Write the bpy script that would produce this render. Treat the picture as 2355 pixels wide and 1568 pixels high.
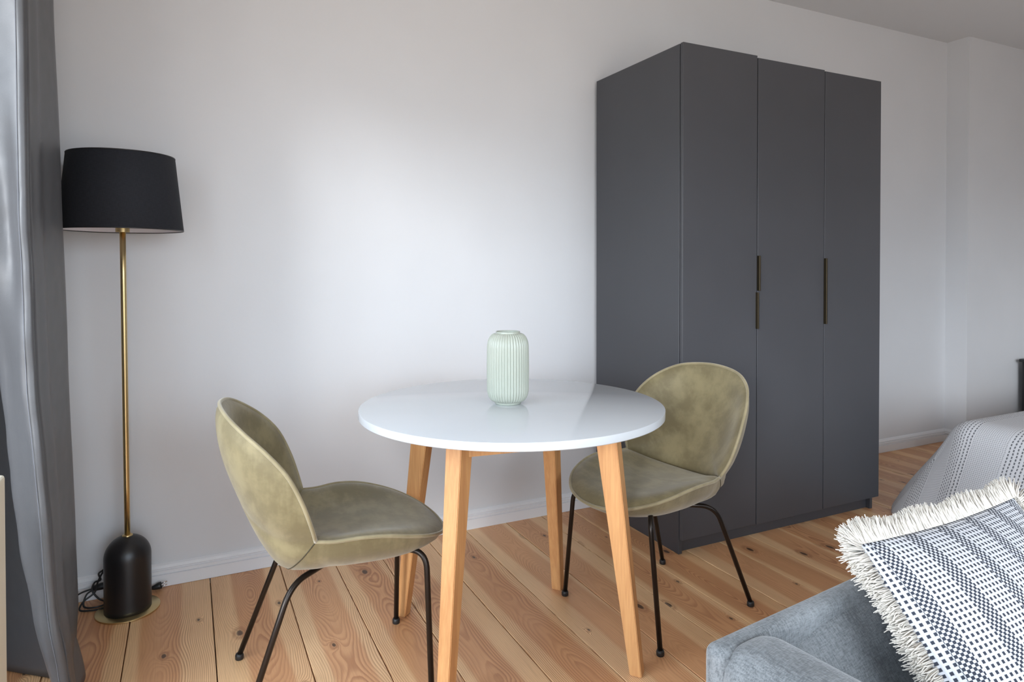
import bpy, bmesh, math, random
from mathutils import Vector, Matrix
random.seed(7)
for o in list(bpy.data.objects): bpy.data.objects.remove(o)
S = bpy.context.scene
COL = S.collection
PI = math.pi

# ------------------------------------------------------------------ camera
cam_d = bpy.data.cameras.new('camera'); cam = bpy.data.objects.new('camera', cam_d); COL.objects.link(cam)
F_PX, Y0, YAW, PITCH, ROLL = 1533.694, 635.228, 0.45296, -0.01318, -0.0008
cam_d.sensor_fit = 'HORIZONTAL'; cam_d.sensor_width = 36.0
cam_d.lens = F_PX * 36.0 / 2355.0
cam_d.shift_y = -(784.0 - Y0) / 2355.0
cam_d.clip_start = 0.02
fw = Vector((math.sin(YAW)*math.cos(PITCH), math.cos(YAW)*math.cos(PITCH), math.sin(PITCH)))
rt = Vector((math.cos(YAW), -math.sin(YAW), 0)); up = rt.cross(fw)
c_, s_ = math.cos(ROLL), math.sin(ROLL)
r2, u2 = c_*rt + s_*up, -s_*rt + c_*up
cam.matrix_world = Matrix(((r2.x, u2.x, -fw.x, 0.0), (r2.y, u2.y, -fw.y, -2.83754), (r2.z, u2.z, -fw.z, 1.2), (0, 0, 0, 1)))
S.camera = cam

# ------------------------------------------------------------------ world, sun, exposure
S.view_settings.view_transform = 'Standard'; S.view_settings.look = 'None'
S.view_settings.gamma = 1.0; S.view_settings.use_curve_mapping = False
S.view_settings.exposure = 0.60
W = bpy.data.worlds.new('world'); S.world = W; W.use_nodes = True
wt = W.node_tree; wt.nodes.clear()
w_out = wt.nodes.new('ShaderNodeOutputWorld'); w_bg = wt.nodes.new('ShaderNodeBackground')
w_tc = wt.nodes.new('ShaderNodeTexCoord'); w_sep = wt.nodes.new('ShaderNodeSeparateXYZ'); w_rmp = wt.nodes.new('ShaderNodeValToRGB')
w_mr = wt.nodes.new('ShaderNodeMapRange'); w_mr.inputs[1].default_value = -0.25; w_mr.inputs[2].default_value = 0.6
wt.links.new(w_tc.outputs['Generated'], w_sep.inputs[0]); wt.links.new(w_sep.outputs[2], w_mr.inputs[0]); wt.links.new(w_mr.outputs[0], w_rmp.inputs[0])
w_rmp.color_ramp.elements[0].position = 0.15; w_rmp.color_ramp.elements[0].color = (0.42, 0.40, 0.38, 1)
w_rmp.color_ramp.elements[1].position = 0.45; w_rmp.color_ramp.elements[1].color = (0.74, 0.865, 1.0, 1)
wt.links.new(w_rmp.outputs[0], w_bg.inputs[0]); w_bg.inputs[1].default_value = 5.0
wt.links.new(w_bg.outputs[0], w_out.inputs[0])
sun_d = bpy.data.lights.new('sun', 'SUN'); sun_o = bpy.data.objects.new('sun', sun_d); COL.objects.link(sun_o)
sun_d.energy = 1.25; sun_d.angle = math.radians(14); sun_d.color = (0.95, 0.97, 1.0)
sun_dir = Vector((0.74, 0.67, -0.195))
sun_o.rotation_euler = sun_dir.to_track_quat('-Z', 'Y').to_euler(); sun_o.location = (-4, -3, 3)

ROOM_X0, ROOM_X1, ROOM_Y0, ROOM_H = -0.62, 6.3, -4.6, 2.744
WINDOWS = [(-2.20, -0.80, 0.12, 2.14), (-4.4, -2.60, 0.78, 2.14)]      # y0, y1, z0, z1 in the left wall
for i, (a, b, z0, z1) in enumerate(WINDOWS):                            # sky portals in the window openings
    ld = bpy.data.lights.new('window_portal', 'AREA'); lo = bpy.data.objects.new('window_portal', ld); COL.objects.link(lo)
    ld.shape = 'RECTANGLE'; ld.size = b - a; ld.size_y = z1 - z0; ld.cycles.is_portal = True
    lo.location = (ROOM_X0 - 0.05, (a+b)/2, (z0+z1)/2)
    lo.rotation_euler = Vector((1, 0, 0)).to_track_quat('-Z', 'Z').to_euler()

FILL_WIN = (-0.35, 3.00, 0.10, 2.40)                                      # x0, x1, z0, z1: unseen opening added behind the viewpoint to let in fill light
ld = bpy.data.lights.new('window_portal', 'AREA'); lo = bpy.data.objects.new('window_portal', ld); COL.objects.link(lo)  # sky portal for the added fill opening
ld.shape = 'RECTANGLE'; ld.size = FILL_WIN[1]-FILL_WIN[0]; ld.size_y = FILL_WIN[3]-FILL_WIN[2]; ld.cycles.is_portal = True
lo.location = ((FILL_WIN[0]+FILL_WIN[1])/2, ROOM_Y0-0.05, (FILL_WIN[2]+FILL_WIN[3])/2)
lo.rotation_euler = Vector((0, 1, 0)).to_track_quat('-Z', 'Z').to_euler()

# ------------------------------------------------------------------ node helper
class NB:
    def __init__(s, name):
        s.mat = bpy.data.materials.new(name); s.mat.use_nodes = True
        s.t = s.mat.node_tree; s.bsdf = s.t.nodes['Principled BSDF']; s.out = s.t.nodes['Material Output']
    def n(s, typ, ins=None, **props):
        nd = s.t.nodes.new(typ)
        for k, v in props.items(): setattr(nd, k, v)
        for k, v in (ins or {}).items(): s.put(nd.inputs[k], v)
        return nd
    def put(s, sock, v):
        if hasattr(v, 'node'): s.t.links.new(v, sock)
        else: sock.default_value = v
    def m(s, op, a, b=0.0, c=0.0, clamp=False):
        nd = s.t.nodes.new('ShaderNodeMath'); nd.operation = op; nd.use_clamp = clamp
        for i, v in enumerate((a, b, c)): s.put(nd.inputs[i], v)
        return nd.outputs[0]
    def xyz(s, x, y, z=0.0):
        return s.n('ShaderNodeCombineXYZ', {0: x, 1: y, 2: z}).outputs[0]
    def noise(s, vec, scale=1.0, detail=2.0, rough=0.5):
        return s.n('ShaderNodeTexNoise', {'Vector': vec, 'Scale': scale, 'Detail': detail, 'Roughness': rough}).outputs['Fac']
    def mix(s, f, a, b):
        nd = s.n('ShaderNodeMix', data_type='RGBA'); s.put(nd.inputs[0], f); s.put(nd.inputs[6], a); s.put(nd.inputs[7], b)
        return nd.outputs[2]
    def ss(s, v, lo, hi, a=0.0, b=1.0):
        nd = s.n('ShaderNodeMapRange', interpolation_type='SMOOTHSTEP')
        for i, q in enumerate((v, lo, hi, a, b)): s.put(nd.inputs[i], q)
        return nd.outputs[0]
    def bump(s, h, strength=0.3, dist=0.01):
        nd = s.n('ShaderNodeBump', {'Height': h, 'Strength': strength, 'Distance': dist})
        s.t.links.new(nd.outputs[0], s.bsdf.inputs['Normal'])
    def set(s, **kw):
        for k, v in kw.items(): s.put(s.bsdf.inputs[k.replace('_', ' ')], v)
        return s
def rgb(r, g, b): return (r, g, b, 1.0)
def obj_xyz(nb):
    tc = nb.n('ShaderNodeTexCoord'); sp = nb.n('ShaderNodeSeparateXYZ'); nb.t.links.new(tc.outputs['Object'], sp.inputs[0])
    return tc.outputs['Object'], sp.outputs[0], sp.outputs[1], sp.outputs[2]
def uv_xy(nb):
    tc = nb.n('ShaderNodeTexCoord'); sp = nb.n('ShaderNodeSeparateXYZ'); nb.t.links.new(tc.outputs['UV'], sp.inputs[0])
    return tc.outputs['UV'], sp.outputs[0], sp.outputs[1]
MAT = {}
def plain(name, col, rough=0.5, metal=0.0, bump=0.0, bscale=60.0, var=0.0, vscale=8.0, **kw):
    nb = NB(name); v, x, y, z = obj_xyz(nb)
    nb.set(Roughness=rough, Metallic=metal)
    if var > 0:
        f = nb.noise(v, vscale, 3.0)
        nb.set(Base_Color=nb.mix(nb.ss(f, 0.3, 0.7), rgb(*[c*(1-var) for c in col]), rgb(*[min(1, c*(1+var)) for c in col])))
    else: nb.set(Base_Color=rgb(*col))
    if bump > 0: nb.bump(nb.noise(v, bscale, 3.0), bump, 0.004)
    nb.set(**kw)
    MAT[name] = nb.mat; return nb.mat

plain('wall_paint', (0.650, 0.655, 0.668), 0.75, bump=0.10, bscale=35, var=0.01, vscale=3)
plain('ceiling_paint', (0.70, 0.70, 0.70), 0.8, bump=0.05, bscale=30)
plain('trim_paint', (0.74, 0.74, 0.75), 0.35, bump=0.04, bscale=20)
plain('subfloor', (0.05, 0.03, 0.02), 0.9)
plain('wardrobe_laminate', (0.056, 0.057, 0.064), 0.40, bump=0.05, bscale=400, var=0.03, vscale=3)
plain('wardrobe_dark', (0.045, 0.046, 0.052), 0.6)
plain('handle_metal', (0.055, 0.042, 0.024), 0.4, 0.8)
plain('table_white', (0.60, 0.62, 0.64), 0.06, var=0.01, vscale=4)
plain('table_edge', (0.76, 0.75, 0.74), 0.35)
plain('brass', (0.64, 0.49, 0.245), 0.34, 1.0, bump=0.03, bscale=150)
plain('lamp_black', (0.009, 0.008, 0.0085), 0.38, bump=0.04, bscale=200)
plain('shade_lining', (0.72, 0.70, 0.74), 0.8)
plain('cord_black', (0.012, 0.012, 0.013), 0.45)
plain('chrome', (0.75, 0.75, 0.75), 0.2, 1.0)
plain('chair_metal', (0.030, 0.023, 0.019), 0.30, 0.7)
plain('chair_glide', (0.015, 0.014, 0.014), 0.45)
plain('radiator_enamel', (0.74, 0.68, 0.54), 0.35)
plain('fringe_cotton', (0.60, 0.56, 0.50), 0.9, var=0.05, vscale=90)
plain('nightstand_black', (0.012, 0.012, 0.013), 0.45)
plain('window_frame_paint', (0.8, 0.8, 0.8), 0.4)
plain('leg_black', (0.02, 0.02, 0.02), 0.5)
plain('seam_thread', (0.045, 0.036, 0.018), 0.8)
plain('stitch', (0.16, 0.17, 0.20), 0.7)
plain('mattress', (0.6, 0.6, 0.6), 0.9)

def vase_mat():
    nb = NB('vase_glaze'); v, x, y, z = obj_xyz(nb)
    f = nb.noise(v, 9.0, 2.0)
    nb.set(Base_Color=nb.mix(f, rgb(0.42, 0.455, 0.385), rgb(0.475, 0.495, 0.42)), Roughness=0.22)
    MAT['vase_glaze'] = nb.mat
vase_mat()

def velvet(name, lo, hi, sheen):
    nb = NB(name); v, x, y, z = obj_xyz(nb)
    a = nb.noise(v, 11.0, 4.0, 0.65)
    st = nb.n('ShaderNodeMapping', {'Vector': v, 'Scale': (30.0, 9.0, 5.0)}).outputs[0]
    b = nb.noise(st, 1.0, 3.0, 0.6)
    f = nb.m('ADD', nb.m('MULTIPLY', a, 0.65), nb.m('MULTIPLY', b, 0.35))
    nb.set(Base_Color=nb.mix(nb.ss(f, 0.40, 0.62), rgb(*lo), rgb(*hi)), Roughness=0.62)
    nb.set(Sheen_Weight=sheen, Sheen_Roughness=0.5)
    nb.set(Sheen_Tint=rgb(0.95, 0.90, 0.80))
    nb.bump(nb.noise(v, 45.0, 4.0, 0.7), 0.12, 0.004)
    MAT[name] = nb.mat
velvet('olive_velvet', (0.138, 0.109, 0.049), (0.208, 0.170, 0.084), 0.30)
velvet('olive_piping', (0.22, 0.18, 0.095), (0.29, 0.24, 0.135), 0.5)

def sofa_mat():
    nb = NB('sofa_chenille'); v, x, y, z = obj_xyz(nb)
    w1 = nb.noise(nb.n('ShaderNodeMapping', {'Vector': v, 'Scale': (520.0, 110.0, 110.0)}).outputs[0], 1.0, 2.0)
    w2 = nb.noise(nb.n('ShaderNodeMapping', {'Vector': v, 'Scale': (110.0, 520.0, 520.0)}).outputs[0], 1.0, 2.0)
    big = nb.noise(v, 9.0, 3.0)
    f = nb.m('ADD', nb.m('ADD', nb.m('MULTIPLY', w1, 0.35), nb.m('MULTIPLY', w2, 0.30)), nb.m('MULTIPLY', big, 0.35))
    nb.set(Base_Color=nb.mix(nb.ss(f, 0.36, 0.64), rgb(0.075, 0.083, 0.090), rgb(0.20, 0.215, 0.225)), Roughness=0.8, Sheen_Weight=0.35, Sheen_Roughness=0.4)
    nb.bump(nb.m('ADD', w1, w2), 0.35, 0.003)
    MAT['sofa_chenille'] = nb.mat
sofa_mat()

def curtain_mat():
    nb = NB('curtain_satin'); v, x, y, z = obj_xyz(nb)
    f = nb.noise(nb.n('ShaderNodeMapping', {'Vector': v, 'Scale': (300.0, 300.0, 900.0)}).outputs[0], 1.0, 2.0)
    nb.set(Base_Color=nb.mix(f, rgb(0.068, 0.069, 0.074), rgb(0.090, 0.091, 0.096)), Roughness=0.40)
    cr = nb.noise(nb.n('ShaderNodeMapping', {'Vector': v, 'Scale': (6.0, 6.0, 7.0), 'Rotation': (0.3, 0.6, 0.2)}).outputs[0], 1.0, 2.0)
    nb.bump(cr, 0.25, 0.03)
    MAT['curtain_satin'] = nb.mat
curtain_mat()

def shade_mat():
    nb = NB('shade_linen'); v, x, y, z = obj_xyz(nb)
    ang = nb.m('ARCTAN2', y, x)
    w1 = nb.noise(nb.xyz(nb.m('MULTIPLY', ang, 12.0), nb.m('MULTIPLY', z, 900.0)), 1.0, 2.0)
    w2 = nb.noise(nb.xyz(nb.m('MULTIPLY', ang, 160.0), nb.m('MULTIPLY', z, 60.0)), 1.0, 2.0)
    f = nb.m('ADD', nb.m('MULTIPLY', w1, 0.6), nb.m('MULTIPLY', w2, 0.4))
    nb.set(Base_Color=nb.mix(nb.ss(f, 0.35, 0.7), rgb(0.004, 0.005, 0.009), rgb(0.011, 0.013, 0.019)), Roughness=0.85)
    nb.bump(f, 0.2, 0.002)
    MAT['shade_linen'] = nb.mat
shade_mat()

def floor_wood():
    nb = NB('pine_plank'); v, x, y, z = obj_xyz(nb)
    seed = nb.n('ShaderNodeAttribute', attribute_type='OBJECT', attribute_name='seed').outputs['Fac']
    yv = nb.m('ADD', y, nb.m('MULTIPLY', seed, 37.7))
    s1 = nb.m('MULTIPLY', seed, 19.3)
    n1 = nb.noise(nb.xyz(s1, nb.m('MULTIPLY', yv, 0.7)), 1.0, 1.0)
    n2 = nb.noise(nb.xyz(nb.m('ADD', s1, 7.0), nb.m('MULTIPLY', yv, 1.25)), 1.0, 2.0)
    off = nb.m('SUBTRACT', nb.m('FRACT', nb.m('MULTIPLY', seed, 13.7)), 0.5)
    xo = nb.m('ADD', nb.m('ADD', x, nb.m('MULTIPLY', nb.m('SUBTRACT', n1, 0.5), 0.10)), nb.m('MULTIPLY', off, 0.07))
    zo = nb.m('ADD', 0.006, nb.m('MULTIPLY', nb.ss(n2, 0.28, 0.72), 0.085))
    r = nb.m('SQRT', nb.m('ADD', nb.m('MULTIPLY', xo, xo), nb.m('MULTIPLY', zo, zo)))
    n3 = nb.noise(nb.xyz(nb.m('MULTIPLY', x, 16.0), nb.m('MULTIPLY', yv, 1.7), s1), 1.0, 2.5, 0.5)
    r = nb.m('ADD', r, nb.m('MULTIPLY', nb.m('SUBTRACT', n3, 0.5), 0.014))
    # knots
    kv = nb.xyz(nb.m('ADD', nb.m('MULTIPLY', x, 7.0), nb.m('MULTIPLY', s1, 3.0)), nb.m('MULTIPLY', yv, 3.6))
    vor = nb.n('ShaderNodeTexVoronoi', {'Vector': kv, 'Scale': 1.0, 'Randomness': 1.0}, voronoi_dimensions='2D', feature='F1')
    vsep = nb.n('ShaderNodeSeparateColor'); nb.t.links.new(vor.outputs['Color'], vsep.inputs[0])
    keep = nb.m('LESS_THAN', vsep.outputs[0], 0.42)
    d = nb.m('ADD', vor.outputs['Distance'], nb.m('MULTIPLY', nb.m('SUBTRACT', nb.noise(kv, 9.0, 2.0), 0.5), 0.05))
    size = nb.m('ADD', 0.022, nb.m('MULTIPLY', vsep.outputs[1], 0.065))
    dn = nb.m('DIVIDE', d, size)
    influence = nb.m('MULTIPLY', keep, nb.m('POWER', 2.718, nb.m('MULTIPLY', -0.16, nb.m('MULTIPLY', dn, dn))))
    ph = nb.m('ADD', nb.m('MULTIPLY', r, 185.0), nb.m('MULTIPLY', influence, 3.5))
    saw = nb.m('FRACT', ph)
    line = nb.m('MULTIPLY', nb.ss(saw, 0.25, 0.86), nb.ss(saw, 0.90, 1.0, 1.0, 0.0))
    amp = nb.ss(nb.noise(nb.xyz(nb.m('MULTIPLY', x, 9.0), nb.m('MULTIPLY', yv, 0.8), nb.m('ADD', s1, 3.0)), 1.0, 1.0), 0.32, 0.66, 0.15, 0.85)
    line = nb.m('MULTIPLY', line, amp)
    heart = nb.ss(nb.m('ADD', nb.m('ABSOLUTE', xo), nb.m('MULTIPLY', nb.m('SUBTRACT', n3, 0.5), 0.02)), 0.050, 0.068, 1.0, 0.0)
    tone = nb.m('FRACT', nb.m('MULTIPLY', seed, 91.3))
    sap = nb.mix(tone, rgb(0.80, 0.495, 0.255), rgb(0.85, 0.56, 0.31))
    hrt = nb.mix(tone, rgb(0.58, 0.275, 0.122), rgb(0.68, 0.35, 0.170))
    c = nb.mix(nb.m('MULTIPLY', heart, 0.85), sap, hrt)
    c = nb.mix(nb.m('MULTIPLY', line, 0.75), c, rgb(0.33, 0.115, 0.042))
    fib = nb.noise(nb.xyz(nb.m('MULTIPLY', x, 260.0), nb.m('MULTIPLY', yv, 9.0), s1), 1.0, 2.0)
    c = nb.mix(nb.ss(fib, 0.45, 0.8, 0.0, 0.22), c, rgb(0.32, 0.14, 0.055))
    kn = nb.m('MULTIPLY', keep, nb.ss(dn, 0.55, 1.15, 1.0, 0.0))
    ring = nb.m('MULTIPLY', keep, nb.m('MULTIPLY', nb.ss(dn, 0.9, 1.3), nb.ss(dn, 1.4, 2.4, 1.0, 0.0)))
    c = nb.mix(nb.m('MULTIPLY', ring, 0.45), c, rgb(0.30, 0.11, 0.04))
    c = nb.mix(nb.m('MULTIPLY', kn, 0.9), c, rgb(0.055, 0.028, 0.018))
    nb.set(Base_Color=c, Roughness=nb.m('ADD', 0.34, nb.m('MULTIPLY', fib, 0.12)))
    nb.bump(nb.m('SUBTRACT', fib, nb.m('MULTIPLY', line, 0.8)), 0.10, 0.002)
    MAT['pine_plank'] = nb.mat
floor_wood()

def beech():
    nb = NB('beech_leg'); v, x, y, z = obj_xyz(nb)
    g = nb.noise(nb.n('ShaderNodeMapping', {'Vector': v, 'Scale': (38.0, 38.0, 2.2)}).outputs[0], 1.0, 3.0, 0.6)
    f = nb.noise(nb.n('ShaderNodeMapping', {'Vector': v, 'Scale': (240.0, 240.0, 14.0)}).outputs[0], 1.0, 2.0)
    t = nb.m('ADD', nb.m('MULTIPLY', g, 0.65), nb.m('MULTIPLY', f, 0.35))
    nb.set(Base_Color=nb.mix(nb.ss(t, 0.32, 0.68), rgb(0.56, 0.265, 0.100), rgb(0.70, 0.375, 0.155)), Roughness=0.42)
    MAT['beech_leg'] = nb.mat
beech()

def pillow_mat():
    nb = NB('pillow_weave'); uv, x, y = uv_xy(nb)       # metres across and along the stripes
    P = 0.0088
    col = nb.m('DIVIDE', x, P); ci = nb.m('FLOOR', col); cf = nb.m('FRACT', col)
    par = nb.m('MODULO', ci, 2.0)
    row = nb.m('ADD', nb.m('DIVIDE', y, 0.0080), nb.m('MULTIPLY', par, 0.0)); rf = nb.m('FRACT', row)
    sparse = nb.m('MULTIPLY', nb.m('MULTIPLY', nb.ss(cf, 0.42, 0.50), nb.ss(cf, 0.90, 0.98, 1.0, 0.0)), nb.m('MULTIPLY', nb.ss(rf, 0.36, 0.44), nb.ss(rf, 0.92, 1.0, 1.0, 0.0)))
    col2 = nb.m('DIVIDE', x, P*0.52); c2 = nb.m('FLOOR', col2)
    row2 = nb.m('ADD', nb.m('DIVIDE', y, 0.0080), nb.m('MULTIPLY', nb.m('MODULO', c2, 2.0), 0.5)); rf2 = nb.m('FRACT', row2)
    dense = nb.m('MULTIPLY', nb.ss(rf2, 0.40, 0.46), nb.ss(rf2, 0.94, 1.0, 1.0, 0.0))
    band = nb.m('MODULO', ci, 9.0); isd = nb.m('MULTIPLY', nb.m('GREATER_THAN', band, 2.5), nb.m('LESS_THAN', band, 5.5))
    dash = nb.m('ADD', nb.m('MULTIPLY', sparse, nb.m('SUBTRACT', 1.0, isd)), nb.m('MULTIPLY', dense, isd))
    nb.set(Base_Color=nb.mix(dash, rgb(0.50, 0.51, 0.54), rgb(0.022, 0.027, 0.042)), Roughness=0.9)
    rib = nb.m('SINE', nb.m('MULTIPLY', col, 2*PI))
    nb.bump(nb.m('SUBTRACT', nb.m('MULTIPLY', rib, 0.5), dash), 0.5, 0.002)
    MAT['pillow_weave'] = nb.mat
pillow_mat()

def bed_mat():
    nb = NB('bedspread_weave'); uv, x, y = uv_xy(nb)    # x: along the lines, y: across the bands (metres)
    wob = nb.m('MULTIPLY', nb.m('SUBTRACT', nb.noise(uv, 40.0, 1.0), 0.5), 0.006)
    yw = nb.m('ADD', y, wob)
    # fine waffle
    wx = nb.m('FRACT', nb.m('DIVIDE', x, 0.0085)); wy = nb.m('FRACT', nb.m('DIVIDE', yw, 0.0085))
    waf = nb.m('MULTIPLY', nb.ss(wx, 0.45, 0.6), nb.ss(wy, 0.45, 0.6))
    # dashed line clusters
    q = nb.m('DIVIDE', yw, 0.0165); qi = nb.m('FLOOR', q); qf = nb.m('FRACT', q)
    dx = nb.m('FRACT', nb.m('ADD', nb.m('DIVIDE', x, 0.0155), nb.m('MULTIPLY', nb.m('MODULO', qi, 2.0), 0.5)))
    ln = nb.m('MULTIPLY', nb.m('MULTIPLY', nb.ss(qf, 0.28, 0.36), nb.ss(qf, 0.60, 0.68, 1.0, 0.0)), nb.m('MULTIPLY', nb.ss(dx, 0.28, 0.36), nb.ss(dx, 0.92, 1.0, 1.0, 0.0)))
    bd = nb.m('FRACT', nb.m('DIVIDE', yw, 0.26))
    isl = nb.ss(bd, 0.54, 0.55)
    dark = nb.m('ADD', nb.m('MULTIPLY', nb.m('MULTIPLY', waf, 0.55), nb.m('SUBTRACT', 1.0, isl)), nb.m('MULTIPLY', nb.m('MULTIPLY', ln, 0.95), isl))
    nb.set(Base_Color=nb.mix(dark, rgb(0.72, 0.72, 0.74), rgb(0.13, 0.135, 0.15)), Roughness=0.92)
    nb.bump(nb.m('MULTIPLY', dark, -1.0), 0.5, 0.004)
    MAT['bedspread_weave'] = nb.mat
bed_mat()

# ------------------------------------------------------------------ mesh helpers
def mesh(name, verts, faces, smooth=False, uvs=None):
    me = bpy.data.meshes.new(name); me.from_pydata([tuple(v) for v in verts], [], faces)
    if uvs is not None:
        ul = me.uv_layers.new(name='UVMap')
        for lp in me.loops: ul.data[lp.index].uv = uvs[lp.vertex_index]
    if smooth:
        for pl in me.polygons: pl.use_smooth = True
    me.update(); return me
def link(name, me, mat=None, parent=None, loc=(0, 0, 0)):
    o = bpy.data.objects.new(name, me); COL.objects.link(o)
    if mat: me.materials.append(MAT[mat])
    if parent: o.parent = parent
    o.location = loc; return o
def tag(o, label=None, cat=None, group=None, kind=None):
    if label: o['label'] = label
    if cat: o['category'] = cat
    if group: o['group'] = group
    if kind: o['kind'] = kind
    return o
def thing(name, label, cat, loc=(0, 0, 0), rz=0.0, group=None):
    o = bpy.data.objects.new(name, None); COL.objects.link(o); o.empty_display_size = 0.1
    o.location = loc; o.rotation_euler = (0, 0, rz); return tag(o, label, cat, group)
def bm_box(x0, x1, y0, y1, z0, z1, bev=0.0, seg=2):
    bm = bmesh.new(); bmesh.ops.create_cube(bm, size=1)
    for v in bm.verts: v.co = Vector((x0+(v.co.x+.5)*(x1-x0), y0+(v.co.y+.5)*(y1-y0), z0+(v.co.z+.5)*(z1-z0)))
    if bev > 0: bmesh.ops.bevel(bm, geom=bm.edges[:], offset=bev, segments=seg, affect='EDGES', profile=0.5)
    return bm
def bm_obj(name, bm, mat, parent=None, smooth=False, loc=(0, 0, 0)):
    me = bpy.data.meshes.new(name); bm.to_mesh(me); bm.free()
    if smooth:
        for pl in me.polygons: pl.use_smooth = True
    return link(name, me, mat, parent, loc)
def box(name, x0, x1, y0, y1, z0, z1, mat, parent=None, bev=0.0, seg=2, smooth=False):
    return bm_obj(name, bm_box(x0, x1, y0, y1, z0, z1, bev, seg), mat, parent, smooth)
def boxes(name, lst, mat, parent=None):
    bm = bmesh.new()
    for b in lst:
        t = bm_box(*b); me = bpy.data.meshes.new('t'); t.to_mesh(me); t.free(); bm.from_mesh(me); bpy.data.meshes.remove(me)
    return bm_obj(name, bm, mat, parent)
def cr(pts, n):                                          # open Catmull-Rom through pts, n samples, even in arc length
    P = [Vector(p) for p in pts]; P = [2*P[0]-P[1]] + P + [2*P[-1]-P[-2]]
    out = []
    for i in range(1, len(P)-2):
        for k in range(24):
            t = k/24; a, b, c, d = P[i-1:i+3]
            out.append(0.5*((2*b)+(c-a)*t+(2*a-5*b+4*c-d)*t*t+(3*b-a-3*c+d)*t**3))
    out.append(P[-2])
    L = [0]
    for i in range(1, len(out)): L.append(L[-1]+(out[i]-out[i-1]).length)
    res = []; j = 0
    for k in range(n):
        s = L[-1]*k/(n-1)
        while j < len(L)-2 and L[j+1] < s: j += 1
        f = (s-L[j])/max(1e-9, L[j+1]-L[j]); res.append(out[j].lerp(out[j+1], min(1, max(0, f))))
    return res
def tube_data(path, r, seg=10, cap=True, base=0):
    P = [Vector(p) for p in path]; V = []; Fc = []
    T = [(P[min(i+1, len(P)-1)]-P[max(i-1, 0)]).normalized() for i in range(len(P))]
    nrm = T[0].orthogonal().normalized()
    for i, p in enumerate(P):
        nrm = (nrm - T[i]*nrm.dot(T[i])).normalized(); bn = T[i].cross(nrm)
        rr = r[i] if isinstance(r, (list, tuple)) else r
        for k in range(seg):
            a = 2*PI*k/seg; V.append(p + (nrm*math.cos(a)+bn*math.sin(a))*rr)
    for i in range(len(P)-1):
        for k in range(seg):
            a = base+i*seg+k; b = base+i*seg+(k+1) % seg; Fc.append((a, b, b+seg, a+seg))
    if cap:
        Fc.append(tuple(base+k for k in reversed(range(seg)))); Fc.append(tuple(base+(len(P)-1)*seg+k for k in range(seg)))
    return V, Fc
def tube(name, path, r, mat, parent=None, seg=10):
    V, Fc = tube_data(path, r, seg); return link(name, mesh(name, V, Fc, True), mat, parent)
def lathe(name, prof, mat, parent=None, seg=48, loc=(0, 0, 0), smooth=True, rfun=None):
    V = []; Fc = []; n = len(prof)
    for i, (r, z) in enumerate(prof):
        for k in range(seg):
            a = 2*PI*k/seg; rr = r if rfun is None else rfun(r, z, a, i); V.append((rr*math.cos(a), rr*math.sin(a), z))
    for i in range(n-1):
        for k in range(seg):
            a = i*seg+k; b = i*seg+(k+1) % seg; Fc.append((a, b, b+seg, a+seg))
    if prof[0][0] > 1e-6: Fc.append(tuple(reversed(range(seg))))
    if prof[-1][0] > 1e-6: Fc.append(tuple((n-1)*seg+k for k in range(seg)))
    return link(name, mesh(name, V, Fc, smooth), mat, parent, loc)
def autosmooth(o, ang=0.6):
    me = o.data
    for pl in me.polygons: pl.use_smooth = True
    bm = bmesh.new(); bm.from_mesh(me)
    for e in bm.edges:
        if len(e.link_faces) == 2 and e.calc_face_angle(0) > ang: e.smooth = False
    bm.to_mesh(me); bm.free(); return o

# ------------------------------------------------------------------ the room
FLOOR = box('floor', ROOM_X0, ROOM_X1, ROOM_Y0, 0.0, -0.08, -0.028, 'subfloor'); tag(FLOOR, 'pine plank floor with knots and dark joints', kind='structure')
gaps = [-0.183, 0.071, 0.327, 0.531, 0.717, 0.943, 1.136, 1.342, 1.529]
xs = list(gaps); x = -0.183
while x > ROOM_X0: x -= random.uniform(0.19, 0.25); xs.insert(0, max(x, ROOM_X0-0.0))
x = 1.529
while x < ROOM_X1: x += random.uniform(0.165, 0.225); xs.append(min(x, ROOM_X1))
yc = ROOM_Y0/2
for a, b in zip(xs[:-1], xs[1:]):
    if b-a < 0.03: continue
    w = (b-a)/2-0.0016; L = -ROOM_Y0/2-0.001; zt = random.uniform(-0.0012, 0.0)
    o = bm_obj('plank', bm_box(-w, w, -L, L, -0.028, 0.0, 0.0014, 1), 'pine_plank', FLOOR, loc=((a+b)/2, yc, zt))
    o['seed'] = random.random()
CEIL = box('ceiling', ROOM_X0-.2, ROOM_X1+.2, ROOM_Y0-.2, 0.2, ROOM_H, ROOM_H+0.2, 'ceiling_paint'); tag(CEIL, 'plain off-white ceiling', kind='structure')
XP, DP = 4.7184, 0.146
tag(box('wall_back', ROOM_X0-.2, XP, 0.0, 0.2, -0.08, ROOM_H, 'wall_paint'), 'white plaster wall behind the table and wardrobe', kind='structure')
tag(box('wall_alcove', XP, ROOM_X1+.2, -DP, 0.2, -0.08, ROOM_H, 'wall_paint'), 'white wall section stepping forward beside the bed', kind='structure')
tag(box('wall_right', ROOM_X1, ROOM_X1+.2, ROOM_Y0-.2, -DP, -0.08, ROOM_H, 'wall_paint'), 'white wall at the far right end', kind='structure')
fx0, fx1, fz0, fz1 = FILL_WIN
tag(boxes('wall_front', [(ROOM_X0-.2, fx0, ROOM_Y0-.2, ROOM_Y0, -0.08, ROOM_H), (fx1, ROOM_X1, ROOM_Y0-.2, ROOM_Y0, -0.08, ROOM_H), (fx0, fx1, ROOM_Y0-.2, ROOM_Y0, -0.08, fz0), (fx0, fx1, ROOM_Y0-.2, ROOM_Y0, fz1, ROOM_H)], 'wall_paint'), 'white wall behind the viewpoint', kind='structure')
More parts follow.
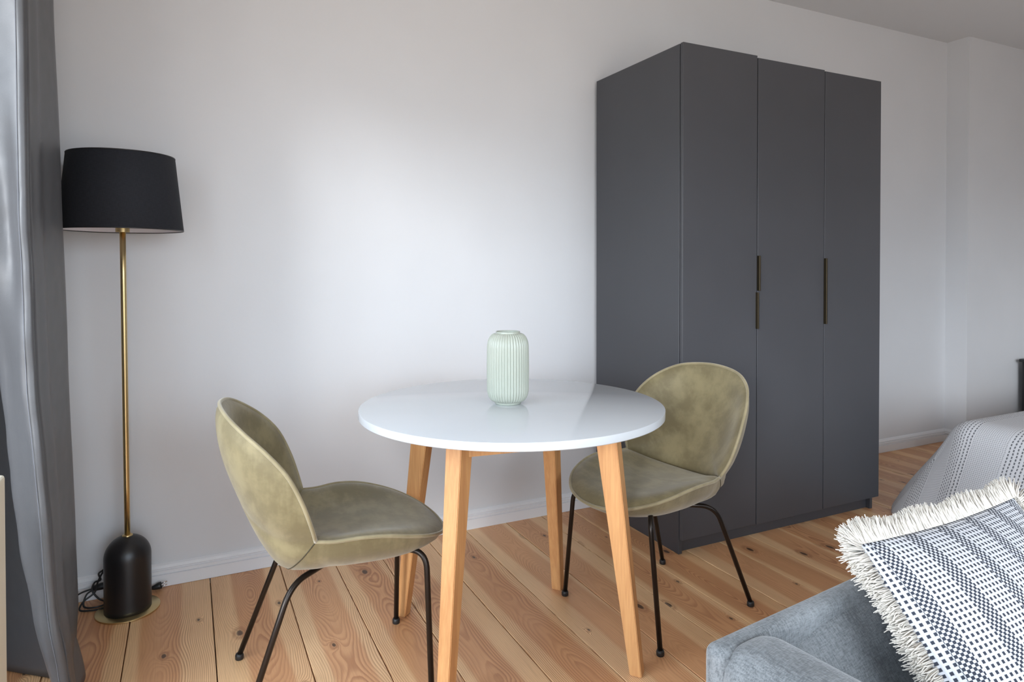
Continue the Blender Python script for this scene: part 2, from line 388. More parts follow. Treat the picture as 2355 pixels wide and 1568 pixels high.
fm = (fx0+fx1)/2; fy0, fy1 = ROOM_Y0-.14, ROOM_Y0-.09  # frame set in the opening added for fill light
tag(boxes('window_3', [(fx0, fx0+.07, fy0, fy1, fz0, fz1), (fx1-.07, fx1, fy0, fy1, fz0, fz1), (fx0+.07, fx1-.07, fy0, fy1, fz0, fz0+.09), (fx0+.07, fx1-.07, fy0, fy1, fz1-.07, fz1), (fm-.05, fm+.05, fy0, fy1, fz0+.09, fz1-.07)], 'window_frame_paint'), 'white frame of an added fill-light opening behind the viewpoint', kind='structure')
# left wall with two window openings
wl = []; yprev = ROOM_Y0
for (a, b, z0, z1) in sorted(WINDOWS):
    wl += [(ROOM_X0-.2, ROOM_X0, yprev, a, -0.08, ROOM_H), (ROOM_X0-.2, ROOM_X0, a, b, -0.08, z0), (ROOM_X0-.2, ROOM_X0, a, b, z1, ROOM_H)]; yprev = b
wl.append((ROOM_X0-.2, ROOM_X0, yprev, 0.0, -0.08, ROOM_H))
tag(boxes('wall_left', wl, 'wall_paint'), 'white window wall beside the curtain', kind='structure')
for i, (a, b, z0, z1) in enumerate(WINDOWS):
    X0, X1 = ROOM_X0-0.14, ROOM_X0-0.09; t = 0.05; m_ = (a+b)/2
    tag(boxes('window_%d' % (i+1), [(X0, X1, a, a+t, z0, z1), (X0, X1, b-t, b, z0, z1), (X0, X1, a+t, b-t, z0, z0+t), (X0, X1, a+t, b-t, z1-t, z1), (X0, X1, m_-.03, m_+.03, z0+t, z1-t)], 'window_frame_paint'), 'white casement window frame in the left wall', kind='structure')
# baseboard with two grooves
def baseboard(name, p0, p1, out, label, e0=0.0, e1=0.0):
    prof = [(0.0, 0.0), (0.020, 0.0), (0.020, 0.044), (0.014, 0.046), (0.014, 0.049), (0.019, 0.051), (0.019, 0.059), (0.013, 0.061), (0.013, 0.064), (0.016, 0.068), (0.011, 0.077), (0.003, 0.083), (0.0, 0.083)]
    p0, p1, out = Vector(p0), Vector(p1), Vector(out); d = (p1-p0).normalized(); V = []
    for (p, e) in ((p0, e0), (p1, e1)):
        for (q, z) in prof: V.append(p + out*q + d*e*q + Vector((0, 0, z)))
    n = len(prof); Fc = [(i, (i+1) % n, n+(i+1) % n, n+i) for i in range(n)] + [tuple(range(n))[::-1], tuple(range(n, 2*n))]
    o = link(name, mesh(name, V, Fc), 'trim_paint'); o.data.update()
    bm = bmesh.new(); bm.from_mesh(o.data); bmesh.ops.recalc_face_normals(bm, faces=bm.faces); bm.to_mesh(o.data); bm.free()
    return tag(o, label, kind='structure')
baseboard('baseboard_back', (ROOM_X0, 0, 0), (XP, 0, 0), (0, -1, 0), 'white grooved baseboard along the back wall', 0, -1)
baseboard('baseboard_return', (XP, 0, 0), (XP, -DP, 0), (-1, 0, 0), 'short white grooved baseboard at the wall step', 1, 1)
baseboard('baseboard_alcove', (XP, -DP, 0), (ROOM_X1, -DP, 0), (0, -1, 0), 'white grooved baseboard behind the bed', -1, 0)

# ------------------------------------------------------------------ wardrobe
WX0, WX1, WD, WH = 1.8387, 3.060, 0.6486, 2.1271
wd = thing('wardrobe', 'tall dark grey three-door wardrobe against the white wall', 'wardrobe', (WX0, 0, 0))
ww = WX1-WX0; t = 0.018; YB = -0.024
box('side_panel', 0, t, -WD, YB, 0, WH-.001, 'wardrobe_laminate', wd, 0.0008, 1)
box('side_panel', ww-t, ww, -WD, YB, 0, WH-.016, 'wardrobe_laminate', wd, 0.0008, 1)
box('top_panel', t, ww-t, -WD, YB, WH-.034, WH-.016, 'wardrobe_laminate', wd)
box('bottom_panel', t, ww-t, -WD, YB, 0.066, 0.084, 'wardrobe_laminate', wd)
box('back_panel', t, ww-t, YB-.006, YB, 0.084, WH-.034, 'wardrobe_dark', wd)
box('plinth', t, ww-t, -WD+.022, -WD+.04, 0, 0.066, 'wardrobe_laminate', wd)
YF = -WD-0.005; TH = 0.017
doors = [(0.0, 0.4135, 0.0645, WH), (0.4185, 0.8385, 0.062, WH-.0085), (0.8415, 1.237, 0.064, WH-.0135)]
dobj = []
for i, (a, b, z0, z1) in enumerate(doors):
    yo = (0, 0.0, 0.001)[i]
    dobj.append(box('door', a, b, YF-TH-yo, YF-yo, z0, z1, 'wardrobe_laminate', wd, 0.0008, 1))
def handle(par, xa, xb, z0, z1):
    box('handle', xa, xb, YF-TH-0.014, YF-TH+0.002, z0, z1, 'handle_metal', par, 0.001, 1)
handle(dobj[0], 0.408, 0.4150, 0.930, 1.090); handle(dobj[1], 0.4172, 0.4242, 1.097, 1.251); handle(dobj[2], 0.8400, 0.8475, 0.935, 1.242)

# ------------------------------------------------------------------ round table
TC = Vector((0.935, -0.915, 0)); TZ, TR = 0.763, 0.4815
tb = thing('round_table', 'round white dining table on splayed beech legs', 'table', TC)
top = lathe('tabletop', [(0.0, TZ), (TR-.002, TZ), (TR-.0005, TZ-.0006), (TR, TZ-.002), (TR, TZ-.0215), (TR-.002, TZ-.0235), (0.0, TZ-.0235)], 'table_white', tb, 128)
autosmooth(top, 0.4)
FA, FC_, FD = Vector((0.664, -0.609, 0)), Vector((1.240, -0.681, 0)), Vector((1.187, -1.241, 0)); FB = FA+FD-FC_
LC = (FA+FD)/2
for ft in (FA, FB, FC_, FD):
    rad = (ft-LC).normalized(); tan = Vector((-rad.y, rad.x, 0))
    tp = LC + rad*0.315 + Vector((0, 0, TZ-.0245)) - TC; bt = ft - TC
    V = []
    for (c, w, tt) in ((bt, 0.036, 0.036), (tp, 0.066, 0.050)):
        for sr, st in ((-1, -1), (1, -1), (1, 1), (-1, 1)): V.append(c + rad*sr*w/2 + tan*st*tt/2)
    bm = bmesh.new(); vv = [bm.verts.new(v) for v in V]
    for f in ((3, 2, 1, 0), (4, 5, 6, 7), (0, 1, 5, 4), (1, 2, 6, 5), (2, 3, 7, 6), (3, 0, 4, 7)): bm.faces.new([vv[i] for i in f])
    bmesh.ops.recalc_face_normals(bm, faces=bm.faces); bmesh.ops.bevel(bm, geom=bm.edges[:], offset=0.002, segments=2, affect='EDGES')
    bm_obj('leg', bm, 'beech_leg', tb)
def leg_at(ft, z): return LC + (ft-LC).normalized()*(0.315+((ft-LC).length-0.315)*(1-z/(TZ-.0245))) - TC
for (p, q) in ((FA, FB), (FB, FD), (FD, FC_), (FC_, FA)):
    z1, z0 = TZ-.0238, 0.676; a_, b_ = leg_at(p, 0.71), leg_at(q, 0.71); d = (b_-a_).normalized(); n = Vector((-d.y, d.x, 0)); V = []
    for sgn in (-1, 1):
        for (e, z) in ((a_, z1), (a_, z0), (b_, z0), (b_, z1)): V.append(Vector((e.x, e.y, z)) + n*sgn*0.011)
    Fc = [(0, 1, 2, 3), (7, 6, 5, 4), (0, 4, 5, 1), (1, 5, 6, 2), (2, 6, 7, 3), (3, 7, 4, 0)]
    o = link('apron', mesh('apron', V, Fc), 'beech_leg', tb)
    bm = bmesh.new(); bm.from_mesh(o.data); bmesh.ops.recalc_face_normals(bm, faces=bm.faces); bm.to_mesh(o.data); bm.free()

# ------------------------------------------------------------------ vase on the table
vs = thing('vase', 'pale green ribbed ceramic vase standing on the round table', 'vase', (0.9255, -0.905, TZ))
R0 = 0.0655; Hh = 0.232
prof = [(0.0, 0.0), (0.040, 0.0), (0.042, 0.002), (0.043, 0.006)]
for k in range(9):
    a = k/8*PI/2; prof.append((0.043+(R0-0.043)*math.sin(a), 0.008+0.038*(1-math.cos(a))))
for k in range(6): prof.append((R0+0.0008*math.sin(PI*(k+1)/7), 0.05+(Hh-0.05-0.05)*(k+1)/7))
for k in range(11):
    a = k/10*PI/2; prof.append((0.040+(R0-0.040)*math.cos(a), Hh-0.052+0.046*math.sin(a)))
n_out = len(prof)
prof += [(0.0385, Hh-0.004), (0.0395, Hh-0.001), (0.0388, Hh), (0.0365, Hh-.0005), (0.0355, Hh-.006), (0.045, Hh-.03), (0.058, Hh-.06), (0.058, 0.05), (0.03, 0.012), (0.0, 0.012)]
def ribs(r, z, a, i):
    if i < 4 or i >= n_out-1: return r
    f = min(1.0, (i-3)/3, (n_out-1-i)/3)
    return r + 0.0021*f*(abs(math.cos(a*21))**0.7*2-1.2)
lathe('body', prof, 'vase_glaze', vs, 336, rfun=ribs)

# ------------------------------------------------------------------ shell chairs
def patch(name, loop, C, N, U, m, g, mat, parent, bulge=None):
    N = Vector(N).normalized(); C = Vector(C); n = len(loop); V = [C]; Fc = []
    for j in range(1, m+1):
        rho = j/m
        for B in loop:
            d = Vector(B)-C; c = d.dot(N); ip = d - N*c
            V.append(C + ip*rho + N*(c*g(rho) + (bulge(rho) if bulge else 0)))
    for k in range(n): Fc.append((0, 1+k, 1+(k+1) % n))
    for j in range(m-1):
        for k in range(n):
            a = 1+j*n+k; b = 1+j*n+(k+1) % n; Fc.append((a, a+n, b+n, b))
    o = link(name, mesh(name, V, Fc, True), mat, parent)
    bm = bmesh.new(); bm.from_mesh(o.data); bmesh.ops.recalc_face_normals(bm, faces=bm.faces)
    nn = sum((f.normal*f.calc_area() for f in bm.faces), Vector())
    if nn.dot(N) < 0: bmesh.ops.reverse_faces(bm, faces=bm.faces)
    bm.to_mesh(o.data); bm.free(); return o
def mir(h): return [Vector(p) for p in h] + [Vector((p[0], -p[1], p[2])) for p in reversed(h[:-1])]
J = (-0.060, 0.218, 0.494)
back_h = [J, (-0.074, 0.243, 0.545), (-0.096, 0.257, 0.61), (-0.130, 0.257, 0.68), (-0.178, 0.238, 0.737), (-0.232, 0.196, 0.784), (-0.273, 0.122, 0.817), (-0.292, 0.0, 0.829)]
seat_h = [J, (-0.015, 0.228, 0.491), (0.05, 0.238, 0.495), (0.12, 0.236, 0.489), (0.19, 0.221, 0.472), (0.25, 0.188, 0.453), (0.298, 0.132, 0.434), (0.323, 0.068, 0.423), (0.330, 0.0, 0.419)]
crease_h = [J, (-0.100, 0.165, 0.470), (-0.132, 0.085, 0.452), (-0.143, 0.0, 0.446)]
under_h = [J, (-0.092, 0.192, 0.445), (-0.118, 0.130, 0.398), (-0.128, 0.062, 0.378), (-0.130, 0.0, 0.374)]
NB_, NC_ = 72, 36
back_rim = cr(mir(back_h), NB_); seat_rim = cr(mir(seat_h), NB_); crease = cr(mir(crease_h), NC_); under = cr(mir(under_h), NC_)
def loop2(a, b): return list(a[:-1]) + list(reversed(b))[:-1]
def make_chair(label):
    c = thing('dining_chair', label, 'chair', group='olive velvet shell chairs at the round table')
    box_g = lambda r: 1-(max(0.0, 1-r**2.4))**0.62
    patch('backrest', loop2(back_rim, crease), (-0.222, 0, 0.635), (0.89, 0, 0.45), None, 16, lambda r: r**2.1, 'olive_velvet', c, lambda r: 0.012*math.sin(PI*r**5))
    patch('back_shell', loop2(back_rim, under), (-0.262, 0, 0.615), (-0.938, 0, -0.347), None, 18, box_g, 'olive_velvet', c)
    patch('seat', loop2(seat_rim, crease), (0.09, 0, 0.464), (0, 0, 1), None, 16, lambda r: r**2.6, 'olive_velvet', c, lambda r: 0.012*math.sin(PI*r**4))
    patch('seat_shell', loop2(seat_rim, under), (0.06, 0, 0.372), (0, 0, -1), None, 18, lambda r: 1-(max(0.0, 1-r**3.2))**0.62, 'olive_velvet', c)
    tube('back_piping', back_rim, 0.0052, 'olive_piping', c, 8)
    tube('seat_piping', seat_rim, 0.0052, 'olive_piping', c, 8)
    tube('crease_piping', crease, 0.004, 'olive_velvet', c, 8)
    tube('seam', under, 0.0016, 'seam_thread', c, 6)
    fr, rr = (0.243, 0.231), (-0.247, 0.206)
    for sy in (1, -1):
        for (ft, ben, st) in ((fr, (0.240, 0.184, 0.412), (0.06, 0.03, 0.385)), (rr, (-0.117, 0.155, 0.366), (0.0, 0.04, 0.366))):
            b = Vector((ben[0], ben[1]*sy, ben[2])); s0 = Vector((st[0], st[1]*sy, st[2])); f0 = Vector((ft[0], ft[1]*sy, 0.012))
            d1 = (s0-b).normalized(); d2 = (f0-b).normalized(); Rb = 0.055; pts = [s0]
            a, e = b+d1*Rb, b+d2*Rb
            for k in range(11):
                t_ = k/10; pts.append((1-t_)**2*a + 2*t_*(1-t_)*b + t_*t_*e)
            pts.append(f0)
            lg = tube('leg', pts, 0.0082, 'chair_metal', c, 12)
            lathe('glide', [(0.0, 0.0), (0.0115, 0.0), (0.0125, 0.002), (0.0125, 0.012), (0.0105, 0.017), (0.0, 0.018)], 'chair_glide', lg, 20, (ft[0], ft[1]*sy, 0.0))
    return c
def copy_tree(o, parent=None):
    n = o.copy(); COL.objects.link(n); n.parent = parent
    for ch in [q for q in bpy.data.objects if q.parent == o]: copy_tree(ch, n)
    return n
ch1 = make_chair('olive velvet shell chair nearest the black floor lamp, its back to it')
ch1.location = (0.368, -0.867, 0); ch1.rotation_euler = (0, 0, math.radians(-4))
ch2 = copy_tree(ch1); ch2['label'] = 'olive velvet shell chair in front of the dark grey wardrobe'
ch2.location = (1.512, -0.930, 0); ch2.rotation_euler = (0, 0, math.radians(-171))

# ------------------------------------------------------------------ floor lamp
LX, LY = -0.195, -0.155
lp = thing('floor_lamp', 'floor lamp with black drum shade and brass pole by the curtain', 'lamp', (LX, LY, 0))
autosmooth(lathe('base_plate', [(0, 0), (0.099, 0), (0.1005, 0.001), (0.1005, 0.005), (0.099, 0.006), (0, 0.006)], 'brass', lp, 72), 0.6)
dome = [(0, 0.006), (0.0735, 0.006)] + [(0.0735, 0.02+0.17*k/4) for k in range(5)] + [(0.0735*math.cos(a), 0.19+0.074*math.sin(a)) for a in [PI/2*k/12 for k in range(1, 13)]]
dome[-1] = (0.0, 0.264)
lathe('base_body', dome, 'lamp_black', lp, 64)
lean = Vector((-0.004, -0.040, 0))
lathe('collar', [(0, 0.258), (0.017, 0.258), (0.0165, 0.2645), (0.012, 0.2665), (0, 0.2665)], 'brass', lp, 32, (0, 0, 0))
P0, P1 = Vector((0, 0, 0.262)), Vector((0, 0, 1.335))+lean
tube('pole', [P0.lerp(P1, k/6) for k in range(7)], 0.0093, 'brass', lp, 20)
SZ0, SZ1 = 1.328, 1.582; sc = lean
so = lathe('lamp_shade', [(0.1875, 0.0), (0.189, 0.0015), (0.163, SZ1-SZ0-.0015), (0.1615, SZ1-SZ0)], 'shade_linen', lp, 96, (sc.x, sc.y, SZ0))
bm = bmesh.new(); bm.from_mesh(so.data)
bmesh.ops.delete(bm, geom=[f for f in bm.faces if len(f.verts) > 4], context='FACES_ONLY'); bm.to_mesh(so.data); bm.free()
V = []; Fc = []; n = 96
for (r, z) in ((0.1868, 0.0), (0.1608, SZ1-SZ0)):
    for k in range(n): V.append((r*math.cos(2*PI*k/n), r*math.sin(2*PI*k/n), z))
for k in range(n): Fc.append((k, n+k, n+(k+1) % n, (k+1) % n))
link('shade_lining', mesh('shade_lining', V, Fc, True), 'shade_lining', so)
for (r, z) in ((0.1878, 0.0005), (0.1622, SZ1-SZ0-.0005)):
    tube('shade_rim', [(r*math.cos(2*PI*k/96), r*math.sin(2*PI*k/96), z) for k in range(97)], 0.0019, 'lamp_black', so, 6)
sock = [(0, 1.322), (0.0215, 1.322), (0.0215, 1.40), (0, 1.40)]
autosmooth(lathe('socket_cup', sock, 'brass', lp, 32, (sc.x, sc.y, 0)), 0.6)
for k in range(3):
    a = 2*PI*k/3+0.4; tube('shade_spoke', [(sc.x+0.015*math.cos(a), sc.y+0.015*math.sin(a), 1.395), (sc.x+0.184*math.cos(a), sc.y+0.184*math.sin(a), 1.36)], 0.0022, 'brass', lp, 6)
# cord with inline switch and plug
def rel(p): return (p[0]-LX, p[1]-LY, p[2])
cordp = [(-0.245, -0.13, 0.012), (-0.276, -0.12, 0.006), (-0.31, -0.115, 0.004), (-0.345, -0.10, 0.006), (-0.338, -0.075, 0.022), (-0.305, -0.062, 0.043), (-0.296, -0.062, 0.075), (-0.283, -0.066, 0.105), (-0.268, -0.068, 0.128), (-0.280, -0.064, 0.118), (-0.292, -0.064, 0.108), (-0.286, -0.064, 0.085), (-0.305, -0.06, 0.078), (-0.312, -0.06, 0.05), (-0.29, -0.07, 0.02), (-0.262, -0.085, 0.008), (-0.30, -0.10, 0.006), (-0.335, -0.085, 0.010), (-0.330, -0.065, 0.040), (-0.310, -0.05, 0.050)]
tube('cord', cr([rel(p) for p in cordp], 160), 0.0031, 'cord_black', lp, 8)
tube('cord', cr([rel(p) for p in [(-0.375, -0.05, 0.030), (-0.345, -0.048, 0.045), (-0.312, -0.048, 0.052)]], 24), 0.0031, 'cord_black', lp, 8)
tube('cord', cr([rel(p) for p in [(-0.262, -0.050, 0.058), (-0.23, -0.045, 0.03), (-0.19, -0.040, 0.006), (-0.15, -0.040, 0.008), (-0.128, -0.046, 0.016)]], 40), 0.0031, 'cord_black', lp, 8)
sw = [(-0.314, -0.048, 0.050), (-0.307, -0.048, 0.053), (-0.285, -0.049, 0.056), (-0.268, -0.05, 0.058), (-0.262, -0.05, 0.058)]
tube('inline_switch', [rel(p) for p in sw], [0.004, 0.0105, 0.012, 0.0105, 0.004], 'cord_black', lp, 12)
pl = [(-0.132, -0.045, 0.013), (-0.120, -0.046, 0.014), (-0.104, -0.044, 0.0165), (-0.094, -0.043, 0.018)]
pg = tube('plug', [rel(p) for p in pl], [0.004, 0.008, 0.0125, 0.0125], 'cord_black', lp, 12)
for dy in (-0.006, 0.006): tube('prong', [rel((-0.095, -0.043+dy*.4, 0.018+dy*.8)), rel((-0.076, -0.0405+dy*.4, 0.022+dy*.8))], 0.002, 'chrome', pg, 8)

# ------------------------------------------------------------------ curtain
def interp(tab, z):
    if z >= tab[0][0]: return tab[0][1]
    for (za, a), (zb, b) in zip(tab[:-1], tab[1:]):
        if zb <= z <= za: f = (z-zb)/(za-zb); f = f*f*(3-2*f)*0.5+f*0.5; return b+(a-b)*f
    return tab[-1][1]
ET = [(2.62, -0.363), (1.92, -0.361), (1.41, -0.359), (1.10, -0.351), (0.91, -0.346), (0.67, -0.329), (0.50, -0.317), (0.33, -0.309), (0.15, -0.285), (0.0, -0.262)]
LT = [(2.62, -0.555), (1.92, -0.545), (1.43, -0.51), (1.1, -0.465), (0.925, -0.440), (0.76, -0.426), (0.645, -0.418), (0.475, -0.402), (0.295, -0.375), (0.0, -0.318)]
RT = [(2.62, -0.360), (1.98, -0.349), (1.45, -0.334), (0.96, -0.322), (0.38, -0.306), (0.20, -0.301), (0.08, -0.307), (0.0, -0.322)]
NZ = 110; rows = []; seam = []
for i in range(NZ+1):
    z = 2.62*(1-i/NZ)+0.004
    Ex, Lx, Rx = interp(ET, z), interp(LT, z), interp(RT, z)
    wv = 0.004*math.sin(z*23)+0.003*math.sin(z*41+1) if z < 1.4 else 0.0015*math.sin(z*19)
    pw = 0.012*math.sin(z*5.2+0.6) + 0.006*math.sin(z*11.0)
    rI, rR = Ex/2.0375, Rx/2.3425                              # the room-facing side runs back from the hem to the far fold
    def rear(t, y, k=0.0): return ((rI+(rR-rI)*t)*(y+2.8375)+k, y)
    pts = [(Ex-0.004, -0.782), (Ex, -0.800), (Ex-0.022, -0.796+wv*0.7), (Ex+(Lx-Ex)*0.35, -0.775+pw), (Ex+(Lx-Ex)*0.7, -0.745-pw*0.8), (Lx, -0.710), (Lx+0.010, -0.665), (Lx-0.004, -0.56),
           (min(Lx-0.03, -0.47), -0.43), (-0.555, -0.36), (-0.585, -0.32), (-0.54, -0.28), (-0.46, -0.33), (Lx+0.03, -0.50), (Lx+(Ex-Lx)*0.6, -0.66), rear(-0.04, -0.765),
           rear(0.16, -0.735), rear(0.34, -0.690, 0.003), rear(0.46, -0.640, -0.002), rear(0.68, -0.58), rear(0.88, -0.53), (Rx, -0.495), (Rx-0.006, -0.465), (Rx-0.05, -0.43), (-0.43, -0.36), (-0.38, -0.32), (-0.42, -0.27)]
    rows.append(cr([(a, b, z) for a, b in pts], 150))
    seam.append(Vector((Ex-0.0205, -0.7985+wv*0.7, z)))
V = [p for r in rows for p in r]; M = 150; Fc = []
for i in range(NZ):
    for k in range(M-1): a = i*M+k; Fc.append((a, a+1, a+M+1, a+M))
cu = thing('curtain', 'grey satin blackout curtain with a stitched side hem by the window', 'curtain', (-0.42, -0.55, 0))
def shift(vs, o): return [Vector(v)-Vector(o) for v in vs]
co = link('drape', mesh('drape', shift(V, (-0.42, -0.55, 0)), Fc, True), 'curtain_satin', cu)
so_ = co.modifiers.new('thickness', 'SOLIDIFY'); so_.thickness = 0.0012
tube('hem_stitch', shift(seam, (-0.42, -0.55, 0)), 0.0008, 'stitch', co, 5)
rl = thing('curtain_rail', 'white curtain rail above the window', 'rail', (-0.45, -0.5, 2.62))
box('track', -0.02, 0.02, -1.9, 0.3, 0.012, 0.034, 'trim_paint', rl, 0.002)
for yy in (-1.6, -0.6, 0.25): box('bracket', -0.17, -0.02, yy-.012, yy+.012, 0.014, 0.032, 'trim_paint', rl)

# ------------------------------------------------------------------ radiator under the window
rd = thing('radiator', 'cream enamel panel radiator below the window at the picture edge', 'radiator', (-0.50, -1.56, 0))
box('panel', 0.104, 0.122, 0.40, 0.60, 0.12, 0.728, 'radiator_enamel', rd, 0.008, 3)
box('panel', -0.02, 0.0, 0.40, 0.60, 0.12, 0.728, 'radiator_enamel', rd, 0.008, 3)
box('top_grille', -0.02, 0.11, 0.41, 0.59, 0.718, 0.730, 'radiator_enamel', rd, 0.003)
for yy in (0.44, 0.56):
    box('wall_bracket', -0.118, -0.02, yy-.015, yy+.015, 0.2, 0.6, 'radiator_enamel', rd)

# ------------------------------------------------------------------ bed with woven bedspread
BX, BY, BH = 3.34, -0.99, 0.475
bd = thing('bed', 'low bed in the far right corner beyond the wardrobe', 'bed', (BX, BY, 0))
box('mattress', 0.05, 2.0, -1.55, -0.05, 0.22, BH-.03, 'mattress', bd, 0.04, 3)
box('bed_base', 0.08, 1.98, -1.52, -0.08, 0.05, 0.22, 'leg_black', bd)
for (a, b) in ((0.12, -0.14), (1.9, -0.14), (0.12, -1.46), (1.9, -1.46)): box('leg', a, a+.05, b-.05, b, 0, 0.05, 'leg_black', bd)
na, nb_ = 150, 130; A0, A1, B0, B1 = -0.585, 2.0, -0.585, 1.5      # a: +x from the left edge, b: -y from the far edge
V = []; UV = []
for j in range(nb_+1):
    for i in range(na+1):
        a = A0+(A1-A0)*(i/na)**1.5; b = B0+(B1-B0)*(j/nb_)**1.2
        ha, hb = max(0, -a), max(0, -b); d = min((ha**3+hb**3)**(1/3), 0.60)
        Rr = 0.13
        if d < 1e-9: px, py, pz = a, -b, BH + 0.006*math.sin(a*7+b*3)*math.sin(b*5)
        else:
            ux, uy = -ha/math.hypot(ha, hb), hb/math.hypot(ha, hb)
            arc = Rr*PI/2*0.75
            if d < arc:
                th = d/Rr; out = Rr*math.sin(th); dz = Rr*(1-math.cos(th))
            else:
                th = PI/2*0.75; out = Rr*math.sin(th)+(d-arc)*0.50; dz = Rr*(1-math.cos(th))+(d-arc)*0.866
            corner = min(ha, hb)
            fold = 0.018*math.sin(b*9+a*1.5)*min(1, d/0.3)
            out += fold*(1 if ha > hb else 0.6)
            zt = BH-dz
            zt = max(zt, 0.008)
            px = (a if a > 0 else 0)+ux*out; py = (-b if b > 0 else 0)+uy*out; pz = zt
        V.append((px, py, pz)); UV.append((a+1, b+1))
Fc = []
for j in range(nb_):
    for i in range(na): k = j*(na+1)+i; Fc.append((k, k+na+1, k+na+2, k+1))
bs = link('bedspread', mesh('bedspread', V, Fc, True, UV), 'bedspread_weave', None, (BX, BY, 0))
tag(bs, 'light grey waffle-weave bedspread with dark dashed stitching draped over the bed', 'bedspread')
bm = bmesh.new(); bm.from_mesh(bs.data); bmesh.ops.recalc_face_normals(bm, faces=bm.faces); bm.to_mesh(bs.data); bm.free()
md = bs.modifiers.new('thickness', 'SOLIDIFY'); md.thickness = 0.005; md.offset = 1
ns = thing('nightstand', 'black nightstand behind the bed at the right picture edge', 'nightstand', (5.475, -0.40, 0))
box('top', -0.225, 0.235, -0.22, 0.21, 0.535, 0.555, 'nightstand_black', ns, 0.003)
box('body', -0.205, 0.215, -0.20, 0.20, 0.10, 0.535, 'nightstand_black', ns, 0.003)
for (a, b) in ((-0.19, -0.18), (0.17, -0.18), (-0.19, 0.15), (0.17, 0.15)): box('leg', a, a+.03, b, b+.03, 0, 0.10, 'nightstand_black', ns)

# ------------------------------------------------------------------ sofa
SA = math.radians(7.0)
sf = thing('sofa', 'grey chenille sofa with rounded arm in the near right corner', 'sofa', (0.628, -2.137, 0), SA)
def soft(name, x0, x1, y0, y1, z0, z1, mat, parent, ex=5.0, n=22, dome=0.0):
    # superellipsoid block: rounded, slightly domed cushion
    cx, cy, cz = (x0+x1)/2, (y0+y1)/2, (z0+z1)/2; hx, hy, hz = (x1-x0)/2, (y1-y0)/2, (z1-z0)/2
    bm = bmesh.new(); bmesh.ops.create_cube(bm, size=2); bmesh.ops.subdivide_edges(bm, edges=bm.edges[:], cuts=n, use_grid_fill=True)
    for v in bm.verts:
        p = v.co; l = (abs(p.x)**ex+abs(p.y)**ex+abs(p.z)**ex)**(1/ex); q = p/l
        b = 1+dome*(1-q.x**2)*(1-q.y**2)*(1 if q.z > 0 else 0)
        v.co = Vector((cx+q.x*hx, cy+q.y*hy, cz+q.z*hz*b))
    return bm_obj(name, bm, mat, parent, True)
# local x along the back, local -y towards the viewer
def rb(name, x0, x1, y0, y1, z0, z1, bev):
    return bm_obj(name, bm_box(x0, x1, y0, y1, z0, z1, bev, 6), 'sofa_chenille', sf, True)
rb('frame', 0.03, 1.67, -0.88, -0.03, 0.10, 0.27, 0.02)
rb('back', 0.0, 1.70, -0.036, 0.0, 0.09, 0.690, 0.016)
rb('arm', -0.003, 0.118, -0.88, -0.012, 0.09, 0.697, 0.048)
rb('arm', 1.582, 1.703, -0.88, -0.012, 0.09, 0.697, 0.048)
soft('seat_cushion', 0.125, 0.85, -0.90, -0.10, 0.23, 0.378, 'sofa_chenille', sf, 8.0)
soft('seat_cushion', 0.85, 1.575, -0.90, -0.10, 0.23, 0.378, 'sofa_chenille', sf, 8.0)
for cx0 in (0.128, 0.852):
    o = soft('back_cushion', 0.0, 0.72, -0.20, 0.20, -0.085, 0.075, 'sofa_chenille', sf, 5.5)
    o.location = (cx0, -0.088, 0.494); o.rotation_euler = (math.radians(51), 0, 0)
for (a, b) in ((0.08, -0.10), (1.58, -0.10), (0.08, -0.84), (1.58, -0.84)): box('leg', a, a+.04, b, b+.04, 0, 0.10, 'leg_black', sf)

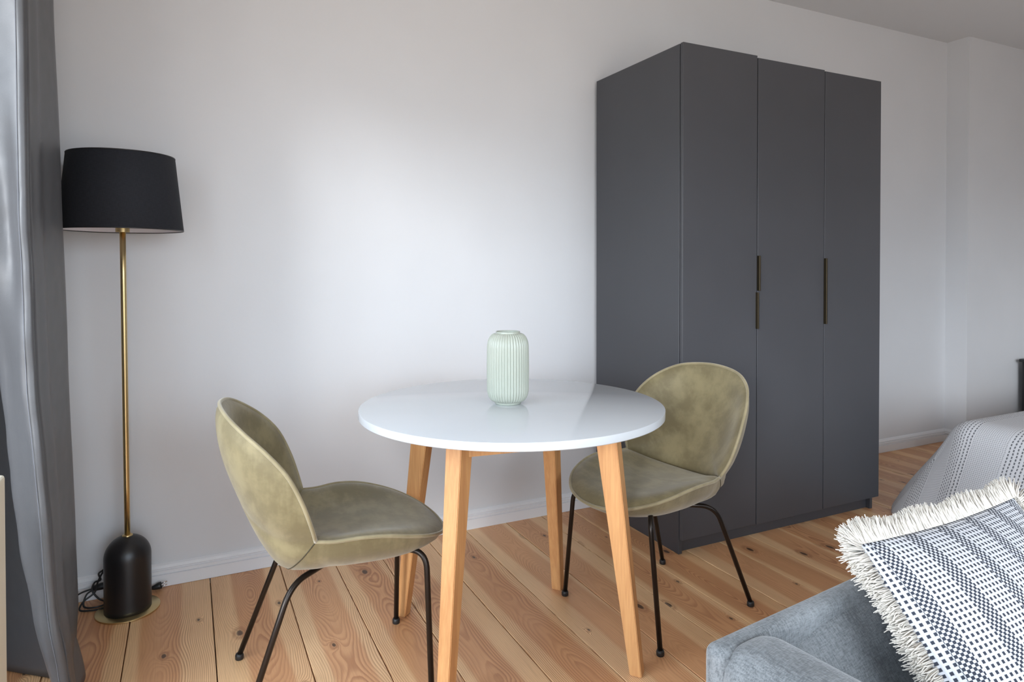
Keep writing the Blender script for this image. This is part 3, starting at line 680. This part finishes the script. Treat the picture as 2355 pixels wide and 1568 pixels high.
# ------------------------------------------------------------------ striped cushion with fringe
hd = math.radians(88); e1 = Vector((math.sin(hd), math.cos(hd), 0)); al = math.radians(51)
nh = Vector((-e1.y, e1.x, 0)); e2 = (-nh*math.cos(al) - Vector((0, 0, math.sin(al)))); en = e1.cross(e2)*-1
if en.z < 0: en = -en
PC0 = Vector((0.920, -2.15, 0.775)); SZ = 0.46
pw_ = thing('throw_pillow', 'black and white woven throw pillow with cream fringe on the sofa', 'pillow', PC0)
def pill(u, v, side):
    a, b = u*2-1, v*2-1
    h = max(0.0, (1-abs(a)**2.6))*max(0.0, (1-abs(b)**2.6)); h = h**0.75
    pin = 0.035
    uu = u - pin*math.sin(PI*v)*(a)*0.5*abs(a)*1.0; vv_ = v - pin*math.sin(PI*u)*(b)*0.5*abs(b)
    return e1*(uu*SZ)+e2*(vv_*SZ)+en*(side*0.066*h)
G = 60; V = []; UV = []; Fc = []
for side in (1, -1):
    base = len(V)
    for j in range(G+1):
        for i in range(G+1):
            u, v = i/G, j/G; V.append(pill(u, v, side)); UV.append((u*SZ, v*SZ))
    for j in range(G):
        for i in range(G):
            k = base+j*(G+1)+i; f = (k, k+1, k+G+2, k+G+1); Fc.append(f if side > 0 else f[::-1])
po = link('cover', mesh('cover', V, Fc, True, UV), 'pillow_weave', pw_)
bm = bmesh.new(); bm.from_mesh(po.data); bmesh.ops.remove_doubles(bm, verts=bm.verts[:], dist=1e-5); bmesh.ops.recalc_face_normals(bm, faces=bm.faces); bm.to_mesh(po.data); bm.free()
V = []; Fc = []
per = []
NS = 6500
for k in range(NS):
    t_ = (k+random.random())/NS*4; s = int(t_) % 4; f = t_-int(t_)
    u, v, o_ = ((f, 0, -e2), (1, f, e1), (1-f, 1, e2), (0, 1-f, -e1))[s]
    cf_ = 0.0
    if f < 0.04: cf_ = (0.04-f)/0.08
    if f > 0.96: cf_ = (f-0.96)/0.08
    nxt = ((-e1, e1), (-e2, e2), (e1, -e1), (e2, -e2))[s]
    side_v = nxt[0] if f < 0.5 else nxt[1]
    out = (o_*(1-cf_)+side_v*cf_).normalized()
    p0 = pill(u, v, 0) + en*random.uniform(-0.006, 0.008) - out*0.004
    ln = random.uniform(0.027, 0.038)+0.004*math.sin(k*0.013)
    tw = (e1*random.uniform(-1, 1)+e2*random.uniform(-1, 1))*0.25 + en*random.uniform(-0.30, 0.40)
    bend = en*random.uniform(-0.35, 0.15)
    p1 = p0+(out+tw*0.5).normalized()*ln*0.5 ; p2 = p1+(out+tw+bend).normalized()*ln*0.5
    vs_, fs_ = tube_data([p0, p1, p2], [0.0013, 0.0012, 0.0008], 3, True, len(V)); V += vs_; Fc += fs_
fo = link('fringe', mesh('fringe', V, Fc, True), 'fringe_cotton', pw_); fo['kind'] = 'stuff'; fo['label'] = 'cream cotton fringe'
